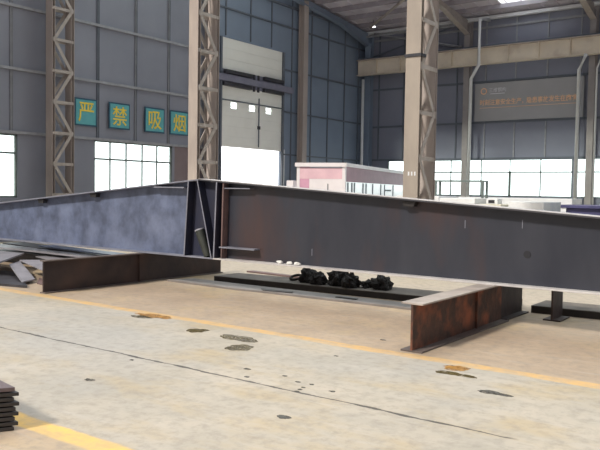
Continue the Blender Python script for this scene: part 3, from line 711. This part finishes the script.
# rack frame
t = thing('rack_frame', 'dark square-tube rack frame behind the girder, right of the tan column', 'rack', (-8.9, 20.4, 0))
for x in (-9.64, -8.17):
    for y in (20.0, 20.3): MB().box(x-.03, x+.03, y-.03, y+.03, 0, 2.0).build('leg', 'frame', t)
for y in (20.0, 20.3):
    MB().box(-9.61, -8.20, y-.025, y+.025, 1.95, 2.0).build('top_rail', 'frame', t)
for x in (-9.64, -8.17): MB().box(x-.025, x+.025, 20.03, 20.27, 1.95, 2.0).build('side_rail', 'frame', t)

# wrapped panel bundles
def bundle(x0, x1, y0, y1, z1, label, m='wrap', n=5):
    t = thing('panel_bundle', label, 'bundle', ((x0+x1)/2, (y0+y1)/2, 0), 'white bundles behind the girder')
    h = (z1-.1)/n
    for k in range(n):
        MB().box(x0+random.uniform(-.02,.02), x1+random.uniform(-.02,.02), y0, y1, .1+k*h, .1+(k+1)*h-.012).build('panel', m, t, bevel=.01)
    for x in (x0+.3, x1-.3): MB().box(x-.05, x+.05, y0+.05, y1-.05, 0, .1).build('skid', 'cream', t)
bundle(-10.0, -8.72, 18.3, 19.6, 1.54, 'lumpy white wrapped bundle below the rack frame')
bundle(-8.66, -7.64, 18.2, 19.5, 1.50, 'white wrapped bundle right of the rack frame')
bundle(-7.6, -6.7, 17.6, 19.0, 1.36, 'cream board bundle between the white bundles', 'cream')
bundle(-6.62, -5.75, 17.9, 19.3, 1.44, 'white wrapped bundle nearest the blue machine')
bundle(-11.5, -6.0, 21.2, 22.2, 1.52, 'long low white bundle farthest back, under the windows')
t = thing('control_box', 'small black and white box on the cream board bundle', 'box', (-7.0, 17.9, 1.36))
MB().box(-7.15, -6.85, 17.75, 18.05, 1.36, 1.49).build('casing', 'wrap', t, bevel=.01)
MB().box(-7.09, -6.93, 17.74, 17.75, 1.38, 1.46).build('socket', 'black', t)

t = thing('blue_machine', 'violet-blue steel machine bed at the right edge behind the girder', 'machine', (-4.3, 18.6, 0))
MB().box(-5.3, -3.2, 18.2, 19.2, .15, 1.30).build('bed', 'blue_steel', t, bevel=.02)
MB().box(-5.4, -3.1, 18.1, 19.3, 1.30, 1.38).build('table_top', 'blue_steel', t, bevel=.01)
for x in (-5.1, -3.4): MB().box(x-.12, x+.12, 18.25, 19.15, 0, .15).build('foot', 'blue_steel', t)

# ------------------------------------------------------------------ light
w = bpy.data.worlds.new('w'); bpy.context.scene.world = w; w.use_nodes = True
nt = w.node_tree; bg = nt.nodes['Background']
# overcast sky: brighter towards the far horizon beyond the windows, dimmer behind the camera
tc = nd(nt,'ShaderNodeTexCoord'); dp = nd(nt,'ShaderNodeVectorMath', operation='DOT_PRODUCT'); dp.inputs[1].default_value = (-.45,.89,.0)
nt.links.new(tc.outputs['Generated'], dp.inputs[0])
r = nd(nt,'ShaderNodeMapRange'); r.inputs[1].default_value = -.2; r.inputs[2].default_value = .5; r.inputs[3].default_value = .36; r.inputs[4].default_value = 3.2
nt.links.new(dp.outputs['Value'], r.inputs[0]); nt.links.new(r.outputs[0], bg.inputs[1]); bg.inputs[0].default_value = (.97,.98,1,1)
sd = bpy.data.lights.new('sun', 'SUN'); sd.energy = 3.55; sd.angle = math.radians(7); sd.color = (1.0, .93, .82)
so = bpy.data.objects.new('sun', sd); C.objects.link(so)
el, az = math.radians(43), math.radians(14)
dv = Vector((math.sin(az)*math.cos(el), math.cos(az)*math.cos(el), -math.sin(el)))
so.rotation_euler = dv.to_track_quat('-Z', 'Y').to_euler(); so.location = (-4, -6, 12)

# ------------------------------------------------------------------ camera
cd = bpy.data.cameras.new('camera'); cam = bpy.data.objects.new('camera', cd); C.objects.link(cam)
cd.sensor_width = 36; cd.lens = fcal/600*36; cd.clip_end = 300
m3 = Matrix((RX, RY, RZ)); cam.matrix_world = Matrix.Translation((0,0,1.6)) @ m3.to_4x4()
s = bpy.context.scene; s.camera = cam
s.view_settings.view_transform = 'Standard'; s.view_settings.look = 'None'; s.view_settings.gamma = 1; s.view_settings.use_curve_mapping = False
s.view_settings.exposure = 0.0
